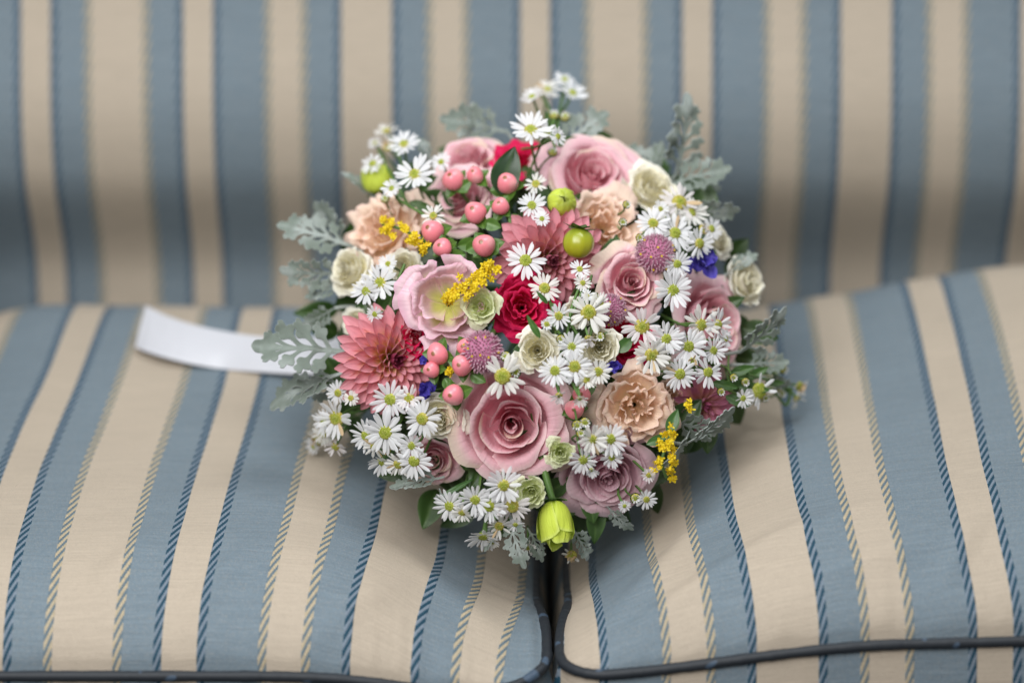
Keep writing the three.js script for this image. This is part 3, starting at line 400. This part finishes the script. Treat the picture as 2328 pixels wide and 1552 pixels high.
rose('pale pink lisianthus with an olive throat', 1014, 688, 104, pinkLisi, -0.012, { tw: 1.0, lx: 0.12, name: 'lisianthus' });
rose('frilled peach lisianthus beside the goldenrod', 868, 522, 104, peach, 0.012, { tw: 0.6, name: 'lisianthus' });
rose('frilled peach lisianthus behind the yellow green bud', 1375, 515, 92, peach, 0.018, { tw: 1.0, name: 'lisianthus' });
rose('frilled peach lisianthus below the daisies', 1450, 925, 100, peach, 0.008, { tw: 0.9, name: 'lisianthus' });
rose('peach lisianthus petals at the edge of the magenta dahlia', 1530, 900, 50, peach, 0.03, { tw: 0.8, name: 'lisianthus' });
for (const [l, x, y, r, off, o] of [
  ['cream spray rose below the peach lisianthus', 788, 612, 62, 0.004, { tw: 0.3 }], ['cream spray rose behind two daisies', 915, 604, 44, 0.010, { tw: 0.8 }], ['cream spray rose beside the large pink rose', 1485, 425, 72, 0.008, { tw: 0.6 }],
  ['cream spray rose standing out at the rim', 1702, 637, 64, 0.012, { tw: 0.35 }], ['small cream rose behind the daisies', 1640, 545, 36, 0.01, { tw: 0.4 }], ['cream rose bud with a yellow heart under the crimson rose', 1222, 797, 58, -0.008, { tw: 1.1 }],
  ['cream rose partly covered by small daisies', 1365, 790, 52, -0.002, { tw: 1.0 }], ['cream rose behind the white daisies', 1003, 948, 60, 0.006, { tw: 0.8 }], ['cream rose petals among thin stems', 1312, 712, 36, 0.004, { tw: 1 }], ['cream rose behind the dahlia', 805, 735, 40, 0.03, { tw: 0.3 }],
]) rose(l, x, y, r, creamRose, off, o);
rose('pale green rose bud beside the bottom daisies', 1208, 1120, 42, greenCream, -0.004, { tw: 0.9 });
rose('pale green rose bud beside the large pink rose', 1275, 1030, 36, greenCream, 0.004, { tw: 0.9 });
rose('pale green folded rose bud between lisianthus and crimson rose', 1093, 695, 48, greenCream, -0.012, { tw: 1.2 });
rose('round lime lisianthus bud', 1278, 457, 44, lime, -0.012, { dir: [0.1, 0.25, 1], name: 'flower_bud', sink: 0.75 });
rose('lime lisianthus bud under small daisies', 855, 402, 48, lime, -0.004, { dir: [-0.35, 0.8, 0.5], name: 'flower_bud', sink: 0.7 });
rose('long lime bud hanging over the gap between the cushions', 1264, 1200, 42, { ...lime, high: (k) => 2.7 - 0.7 * k, n: 6, belly: 0.98, rim: (k) => 0.45 + 0.4 * k, ruffle: (k) => 0.16, freq: 3.2, lip: (k) => 0.05 + 0.1 * k }, -0.006, { dir: [0.12, -1, 0.3], name: 'flower_bud', sink: 1.5 });

dahlia('pink and yellow dahlia with a dark heart', 892, 818, 140, 0.008, { tw: 0.5, lx: 1.05, ly: -0.02, tip: [0.94, 0.43, 0.49], bas: [0.96, 0.66, 0.15], fade: [0.08, 0.72], inn: [0.46, 0.07, 0.15], n: 116, open: 1.68, wid: 0.98 });
dahlia('dusty pink dahlia in the middle of the bouquet', 1250, 590, 140, 0.014, { tw: 0.7, lx: 0.35, ly: -0.55, tip: [0.86, 0.39, 0.45], bas: [0.90, 0.50, 0.36], inn: [0.58, 0.16, 0.23], n: 100, open: 1.66, wid: 1.12 });
dahlia('magenta dahlia with long loose petals above the striped cushion', 1600, 920, 95, 0.022, { tw: 0.35, ly: -0.2, tip: [0.72, 0.28, 0.42], bas: [0.74, 0.38, 0.30], inn: [0.6, 0.16, 0.3], n: 40, open: 1.75 });
dahlia('pale pink dahlia behind the small daisies', 1240, 400, 60, 0.03, { tw: 0.8, tip: [0.78, 0.44, 0.48], n: 60 });

rnd = mul(202);
globe('pink globe amaranth beside the berries', 1095, 800, 50, -0.008, { tw: 0.7, lx: -0.1, ly: -0.45 });
globe('pink globe amaranth with yellow specks under the white daisies', 1490, 577, 46, -0.008, { tw: 0.9, ly: -0.1 });
globe('pink globe amaranth hidden behind a daisy', 1388, 705, 38, 0.0, { tw: 0.9 });

for (const [x, y, r, o] of [[1030, 408, 23], [1080, 398, 19], [1153, 415, 24], [1080, 482, 24], [1138, 468, 19], [982, 525, 24], [1005, 562, 20], [1100, 557, 24], [993, 805, 24], [980, 840, 18], [1050, 830, 23], [1030, 898, 24], [1056, 788, 18], [1322, 895, 20], [1306, 930, 20]]) berry(x, y, r, x > 1250 ? 0.008 : -0.012, o);

// dahlia bud, yellow green with dark sepals
{ const q = part('flower_bud', 'round yellow green dahlia bud with dark sepals', 1315, 552, -0.014, { dir: [0.05, 1, 0.12] }), R = 36 * q.m;
  const b = mesh('bud', sheet(36, 20, (a, b) => { const f = a * 6.2832, t = b * Math.PI, r = Math.sin(t) * (1 + 0.02 * Math.cos(9 * f)); return [Math.cos(f) * r, -Math.cos(t) * 0.98, Math.sin(f) * r]; }, null, (a, b) => { const n = noise2(a * 30, b * 3); return mix3([0.46, 0.44, 0.02], [0.30, 0.36, 0.03], sstep(0.2, 0.9, b + n * 0.1)).map((v) => v * (1 + 0.08 * n)); }), M.berry, q.g); b.scale.setScalar(R);
  for (let i = 0; i < 6; i++) { const s = mesh('sepal', leafGeo(1, 0.34, 0.35, [0.035, 0.10, 0.015], [0.08, 0.17, 0.03]), M.leaf, q.g); s.scale.setScalar(R * 1.05); s.position.y = R * 0.9; s.rotation.set(rr(-0.1, 0.35), i * 1.05 + 0.2, 0, 'YXZ'); }
}
// violet florets
for (const [x, y, r, off] of [[970, 886, 30, -0.002], [963, 818, 13, 0.0], [1600, 597, 40, 0.0], [1395, 832, 22, -0.002], [1012, 792, 14, 0.004], [1560, 606, 24, 0.004]]) {
  const q = part('violet_flower', null, x, y, off, { tw: 0.8 }), R = r * q.m;
  for (let i = 0; i < 9; i++) { const s1 = rr(0, 60), m = mesh('petal', sheet(8, 7, (a, b) => { const s = a * 2 - 1, w = 0.42 * Math.sin(Math.PI * (0.12 + 0.7 * b)); return [s * w, 0.35 * b + 0.16 * noise2(s * 2 + s1, b * 3), b * (1 - 0.15 * s * s)]; }), M.violet, q.g); m.scale.setScalar(R * rr(0.8, 1.1)); m.rotation.set(-rr(0, 0.9), i * 2.4, 0, 'YXZ'); }
  stemDown(q.g, 0.05, 0.001);
}
rnd = mul(303);
goldenrod('goldenrod spray over the peach lisianthus', [[868, 508], [905, 518], [940, 535], [965, 565]], 22, 26, 11);
goldenrod('dense goldenrod spray over the pink lisianthus', [[1018, 684], [1050, 660], [1085, 630], [1122, 603]], 22, 46, 12, -0.02);
goldenrod('goldenrod spray hanging over the striped cushion', [[1530, 975], [1515, 1015], [1505, 1050], [1515, 1085]], 28, 28, 12);
goldenrod('few goldenrod florets on the magenta dahlia', [[1560, 915], [1578, 932]], 10, 4, 11);
goldenrod('few goldenrod florets under the berries', [[1022, 838], [1030, 848]], 8, 4, 11, 0.0);

// daisies
rnd = mul(404);
const DL = 'white daisy with a yellow green eye';
const DAISIES = [
  // top spray
  [1245, 203, 32], [1210, 220, 28, { lx: -0.5 }], [1284, 180, 27], [1302, 212, 36, { lx: 0.3 }], [1207, 296, 52, { ly: 0.2 }], [1243, 300, 30, { lx: 0.5, gap: 0.3 }], [1268, 310, 24, { lx: 0.8, ly: -0.4 }],
  // upper left spray
  [878, 298, 30, { ly: 0.6 }], [918, 328, 40, { lx: 0.3, ly: 0.3 }], [852, 325, 20], [847, 372, 30], [943, 397, 50], [890, 428, 25], [1003, 368, 26], [985, 490, 30, { gap: 0.3 }],
  // left
  [864, 643, 48], [832, 662, 38, { lx: -0.2 }], [882, 600, 25], [852, 714, 23, { ly: -0.4 }],
  // middle
  [1195, 592, 47], [1238, 655, 37, { disc: 0.34 }], [1218, 418, 28], [1209, 467, 36], [1232, 497, 20], [1318, 612, 26, { ly: 0.6 }], [1325, 643, 22], [1270, 718, 31, { disc: 0.34 }], [1338, 710, 52, { gap: 0.25, disc: 0.34 }], [1243, 737, 15, { disc: 0.5 }], [1365, 690, 26, { lx: 0.7, ly: 0.4 }], [1335, 672, 18, { ly: 0.7 }], [1337, 768, 24, { ly: -1.5, fold: 0.7 }],
  [1300, 788, 36], [1262, 843, 40], [1306, 833, 42, { disc: 0.36 }], [1360, 845, 32, { disc: 0.36 }], [1334, 862, 28], [1143, 855, 54, { gap: 0.3, disc: 0.34 }], [1271, 898, 24, { ly: -1.3, fold: 0.6 }], [1318, 906, 21, { ly: -1.0, fold: 0.5 }],
  // right upper cluster
  [1545, 460, 50, { gap: 0.15 }], [1572, 484, 40], [1485, 508, 42, { lx: -0.3 }], [1535, 530, 47], [1590, 553, 40, { lx: 0.3, ly: -0.3 }], [1540, 600, 34, { ly: -0.2 }], [1502, 475, 22], [1618, 520, 30, { lx: 0.5 }], [1530, 660, 50, { ly: -0.1 }],
  // right middle cluster
  [1460, 742, 50, { gap: 0.12 }], [1515, 770, 42], [1594, 738, 47], [1632, 738, 40, { lx: 0.5 }], [1565, 787, 46], [1622, 797, 36, { lx: 0.3 }], [1482, 807, 46, { ly: -0.2 }], [1546, 850, 42, { ly: -0.1 }], [1610, 846, 38, { gap: 0.2 }], [1650, 770, 24, { lx: 0.9 }],
  // spray over the right cushion
  [1726, 888, 46, { gap: 0.5, disc: 0.4 }], [1768, 885, 22, { lx: 1.0, gap: 0.3 }], [1812, 905, 26, { ly: -1.2, gap: 0.4 }], [1690, 905, 24, { gap: 0.4 }],
  // lower right
  [1347, 998, 38], [1388, 998, 42, { lx: 0.2 }], [1391, 1040, 27], [1326, 1045, 38, { gap: 0.2, ly: -0.2 }], [1475, 1080, 19], [1470, 1135, 26], [1345, 1068, 20, { ly: -1.2, fold: 0.6 }], [1420, 1150, 16],
  // lower left cluster
  [887, 908, 47], [960, 952, 47], [876, 983, 52], [832, 990, 42, { lx: -0.5 }], [936, 1013, 34], [941, 1048, 44], [868, 1050, 36, { ly: -0.9, fold: 0.4 }], [930, 905, 34, { ly: 0.4 }], [905, 1055, 32, { ly: -0.5 }], [850, 1015, 30, { ly: -0.4 }],
  // far left
  [765, 950, 50, { lx: -0.1, disc: 0.36 }], [737, 958, 36, { lx: -0.5 }], [768, 893, 30], [735, 985, 34, { lx: -0.2 }], [762, 1015, 28, { ly: -0.6 }], [797, 905, 20, { ly: 0.3 }], [712, 1015, 22, { lx: -0.6, ly: -0.4 }],
  // bottom cluster
  [1145, 1103, 46, { ly: 0.2 }], [1080, 1136, 40], [1112, 1150, 44], [1165, 1150, 44], [1022, 1150, 40, { lx: -0.3 }], [1135, 1196, 30], [1098, 1218, 44, { ly: -1.4, fold: 0.25 }], [1172, 1192, 22, { ly: -0.5 }], [1050, 1165, 26, { ly: -0.5 }], [1200, 1245, 20], [1120, 1232, 18, { ly: -1 }],
];
for (const [x, y, r, o] of DAISIES) daisy(null, x, y, r, (y < 320 && x > 1100 ? -0.045 : y < 450 && x < 1000 ? -0.03 : -0.012) - rr(0, 0.006), o);
for (const [x, y, r] of [[882, 335, 26], [720, 1000, 28], [1600, 520, 26], [1575, 820, 20], [880, 1022, 20], [1818, 878, 26], [1300, 1262, 24]]) daisy('withered tan daisy', x, y, r, -0.012, { old: true, gap: 0.75, disc: 0.42 });
for (const [x, y, r] of [[1260, 262, 14], [1285, 265, 14], [1256, 346, 13], [875, 452, 12], [910, 686, 13], [1275, 770, 12], [1150, 810, 14], [1172, 845, 13], [1425, 465, 11], [1416, 505, 11], [1455, 540, 11], [1500, 508, 11], [1330, 960, 14], [1312, 966, 14], [1445, 1132, 14], [1782, 840, 12], [1776, 895, 12], [1695, 868, 12], [1668, 858, 11], [1740, 905, 11], [1640, 890, 11], [1350, 675, 14], [1365, 765, 13], [1160, 868, 12], [1320, 985, 12], [1700, 915, 12]]) budlet(x, y, r);

// silver leaves round the rim
rnd = mul(505);
for (const [ax, ay, bx, by, off, turn, v, dz] of [
  [1155, 300, 1006, 262, 0.022, 0.25, 0, -0.01], [1085, 345, 1090, 232, 0.03, 0.4, 2, 0], [1270, 345, 1368, 238, 0.02, -0.5, 1, 0.0], [1535, 400, 1590, 243, 0.018, 0.55, 2, -0.02], [1515, 405, 1418, 325, 0.02, 0.2, 1, 0], [1480, 395, 1500, 318, 0.025, -0.5, 0, 0], [1520, 420, 1655, 370, 0.02, -0.6, 0, -0.01], [1470, 385, 1410, 330, 0.02, 0.9, 3, 0.0], [1560, 480, 1672, 490, 0.02, 0.5, 1, -0.01], [1540, 430, 1640, 430, 0.03, 0.2, 3, 0],
  [800, 560, 645, 495, 0.012, 0.4, 1, -0.01], [790, 560, 700, 462, 0.02, -0.5, 3, 0.01], [780, 620, 648, 630, 0.012, -0.4, 2, -0.01], [775, 650, 690, 668, 0.016, 0.6, 0, 0], [790, 800, 580, 775, 0.004, 0.35, 0, -0.015], [780, 845, 604, 905, 0.008, 1.0, 3, 0], [790, 870, 668, 905, 0.012, -0.7, 1, 0], [760, 700, 690, 745, 0.02, -0.3, 2, 0], [850, 450, 795, 375, 0.015, 0.9, 2, 0], [980, 360, 950, 310, 0.02, 0.2, 1, 0],
  [1660, 620, 1712, 565, 0.02, -0.8, 1, 0], [1680, 800, 1798, 732, 0.012, 0.7, 2, -0.01], [1690, 830, 1795, 815, 0.02, -0.5, 0, 0], [1560, 1010, 1680, 945, 0.006, 1.2, 3, -0.006], [1480, 1085, 1590, 1010, 0.012, 1.1, 1, 0], [1530, 960, 1640, 985, 0.02, 0.4, 0, 0],
  [1010, 1085, 884, 1092, 0.004, 0.95, 0, 0], [1000, 1110, 1010, 1180, 0.0, 0.7, 2, 0], [1160, 1170, 1175, 1285, -0.004, 0.5, 1, -0.01], [1200, 1200, 1240, 1275, 0.0, -0.5, 3, 0], [1130, 1190, 1095, 1250, 0.0, 0.8, 0, 0], [1300, 1200, 1350, 1265, 0.01, -0.6, 2, 0], [1380, 1150, 1430, 1215, 0.02, 0.6, 1, 0], [1740, 860, 1800, 880, 0.01, 0.4, 1, 0],
]) silverLeaf(null, ax, ay, bx, by, off, turn, v, dz);

// green leaves: the ones that show, then the dark foliage under the flowers
leaf(1135, 440, 112, 1.25, -0.006, [0.018, 0.055, 0.018], [0.05, 0.11, 0.03], 0.30, 1, 0.2);
leaf(1228, 768, 62, 2.1, -0.022, [0.07, 0.17, 0.035], [0.13, 0.25, 0.06], 0.13, 1, 0.3); leaf(1245, 690, 40, 2.3, -0.02, [0.06, 0.16, 0.035], [0.1, 0.2, 0.05], 0.14, 1, 0.4);
leaf(1165, 805, 60, 0.3, -0.002, [0.09, 0.17, 0.07], [0.15, 0.25, 0.10], 0.32); leaf(1040, 560, 55, 0.2, 0.006, [0.10, 0.22, 0.03], [0.16, 0.3, 0.06], 0.3); leaf(1520, 985, 60, 1.2, 0.0, [0.05, 0.14, 0.03], [0.1, 0.2, 0.05], 0.25); leaf(1290, 790, 45, 1.0, 0.004, [0.07, 0.13, 0.05], [0.12, 0.2, 0.08], 0.34);
for (const [x, y, l, a] of [[1040, 432, 40, 0.6], [1118, 425, 38, -0.6], [1100, 505, 42, -0.3], [1160, 488, 38, -0.9], [1020, 582, 40, 0.1], [1118, 580, 34, 1.2], [1060, 570, 46, 0.5], [1010, 545, 36, -0.6], [1070, 850, 40, -0.5], [1010, 860, 36, -1.0]]) leaf(x, y, l, a, -0.004, [0.085, 0.20, 0.025], [0.15, 0.30, 0.05], 0.36, 1, 0.3);
for (const [x, y, l, a] of [[1660, 850, 60, 0.3], [1680, 880, 70, -0.1], [1700, 860, 55, 0.5], [1650, 900, 60, -0.4], [1740, 870, 45, 0.0], [1620, 870, 60, -0.2], [1770, 880, 34, -0.4], [1265, 330, 50, 0.4], [1255, 290, 40, 1.9], [900, 440, 60, -0.5], [930, 460, 60, -0.3]]) leaf(x, y, l, a, 0.004, [0.05, 0.13, 0.02], [0.10, 0.2, 0.04], 0.2, 1, 0.2);
leaf(1405, 800, 50, 0.8, 0.0, [0.06, 0.15, 0.03], [0.1, 0.2, 0.05], 0.3); leaf(1000, 1130, 90, 0.5, 0.0, [0.05, 0.14, 0.03], [0.1, 0.2, 0.05], 0.07); leaf(1470, 1010, 60, 0.4, 0.0, [0.05, 0.14, 0.03], [0.1, 0.2, 0.05], 0.18);
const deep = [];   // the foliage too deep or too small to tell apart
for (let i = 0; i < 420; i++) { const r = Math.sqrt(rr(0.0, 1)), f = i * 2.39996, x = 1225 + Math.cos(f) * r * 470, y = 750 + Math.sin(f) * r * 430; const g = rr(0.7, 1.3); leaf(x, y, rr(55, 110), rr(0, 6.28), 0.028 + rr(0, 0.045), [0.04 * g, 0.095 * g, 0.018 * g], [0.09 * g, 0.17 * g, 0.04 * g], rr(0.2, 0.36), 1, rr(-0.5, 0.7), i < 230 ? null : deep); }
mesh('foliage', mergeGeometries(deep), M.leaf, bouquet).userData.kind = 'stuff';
for (const [a, b, c] of [[[1318, 650], [1300, 700], [1290, 760]], [[1325, 655], [1312, 690], [1285, 740]], [[1245, 670], [1255, 700], [1262, 745]], [[1255, 690], [1285, 720], [1320, 770]], [[1275, 760], [1262, 745], [1250, 720]], [[1330, 700], [1345, 740], [1335, 790]], [[1700, 850], [1740, 862], [1790, 872]], [[1790, 872], [1760, 850], [1730, 845]], [[1800, 880], [1790, 920], [1760, 890]], [[1260, 270], [1255, 300], [1262, 340]], [[1290, 190], [1275, 240], [1265, 300]], [[1230, 215], [1250, 250], [1262, 300]], [[1320, 905], [1300, 870], [1280, 850]], [[1272, 895], [1265, 870], [1262, 845]], [[920, 600], [905, 640], [912, 680]], [[890, 310], [905, 350], [930, 420]], [[860, 340], [880, 380], [930, 470]], [[900, 450], [950, 480], [985, 500]], [[1105, 1215], [1105, 1190], [1110, 1165]]])
  mesh('stem', tube([a, b, c].map(([x, y], i) => at(x, y, dome(x, y) - 0.012 + i * 0.004).sub(BASE)), 0.0008, 12, 6), M.green, bouquet);

// stalks gathered behind, bound with white ribbon; one end of the ribbon trails over the cushion
rnd = mul(606);
{ const bind = CENTRE.clone().addScaledVector(V(0, 0.02, -1).normalize(), 0.07).sub(BASE);
  for (let i = 0; i < 26; i++) { const f = i * 2.4, r = Math.sqrt(i / 26), s = at(1225 + Math.cos(f) * r * 330, 750 + Math.sin(f) * r * 300, 1.97).sub(BASE); mesh('stalk', tube([s, s.clone().lerp(bind, 0.7), bind.clone().add(V(Math.cos(f) * r * 0.012, Math.sin(f) * r * 0.012, 0)), bind.clone().add(V(Math.cos(f) * r * 0.02, Math.sin(f) * r * 0.02, -0.05))], 0.0017, 10, 6), M.green, bouquet); }
  const wrap = new THREE.CylinderGeometry(0.0165, 0.0165, 0.04, 28, 4, true); wrap.rotateX(Math.PI / 2); wrap.translate(bind.x, bind.y, bind.z - 0.01);
  const satin = new THREE.MeshPhysicalMaterial({ name: 'white_satin', color: new THREE.Color().setRGB(0.60, 0.61, 0.655), side: THREE.DoubleSide, roughness: 0.34, sheen: 0.5, sheenRoughness: 0.3, specularIntensity: 0.8, anisotropy: 0.4 });
  const w = mesh('ribbon_wrap', wrap, satin, bouquet); w.userData.label = 'white satin binding round the stalks';
  // trailing end: a band standing on its edge on the seat
  const low = [[980, 800, 2.04], [800, 842, 2.035], [700, 850, 2.032], [600, 846, 2.036], [500, 838, 2.044], [420, 824, 2.046], [360, 808, 2.052], [324, 796, 2.058], [306, 789, 2.063]].map(([x, y, d]) => at(x, y, d)), top = [[980, 715, 2.045], [800, 757, 2.045], [700, 766, 2.044], [600, 765, 2.05], [500, 751, 2.06], [430, 735, 2.066], [380, 718, 2.074], [345, 702, 2.082], [330, 694, 2.088]].map(([x, y, d]) => at(x, y, d));
  const cl = new THREE.CatmullRomCurve3(low), ct = new THREE.CatmullRomCurve3(top);
  const N = 60, A = [], B = []; for (let i = 0; i <= N; i++) { A.push(cl.getPoint(i / N)); B.push(ct.getPoint(i / N)); }
  const rib = mesh('ribbon', sheet(10, N, (a, b, i, j) => { const p = A[j].clone().lerp(B[j], a).addScaledVector(CAMD, 0.0026 * Math.sin(Math.PI * a) + 0.0012 * Math.sin(b * 11 + a * 1.2) + 0.0003 * noise2(b * 30, a * 3)).sub(BASE); return [p.x, p.y, p.z]; }), satin, bouquet); rib.userData.label = 'white satin ribbon end lying on the seat';
}

renderer.render(scene, camera);
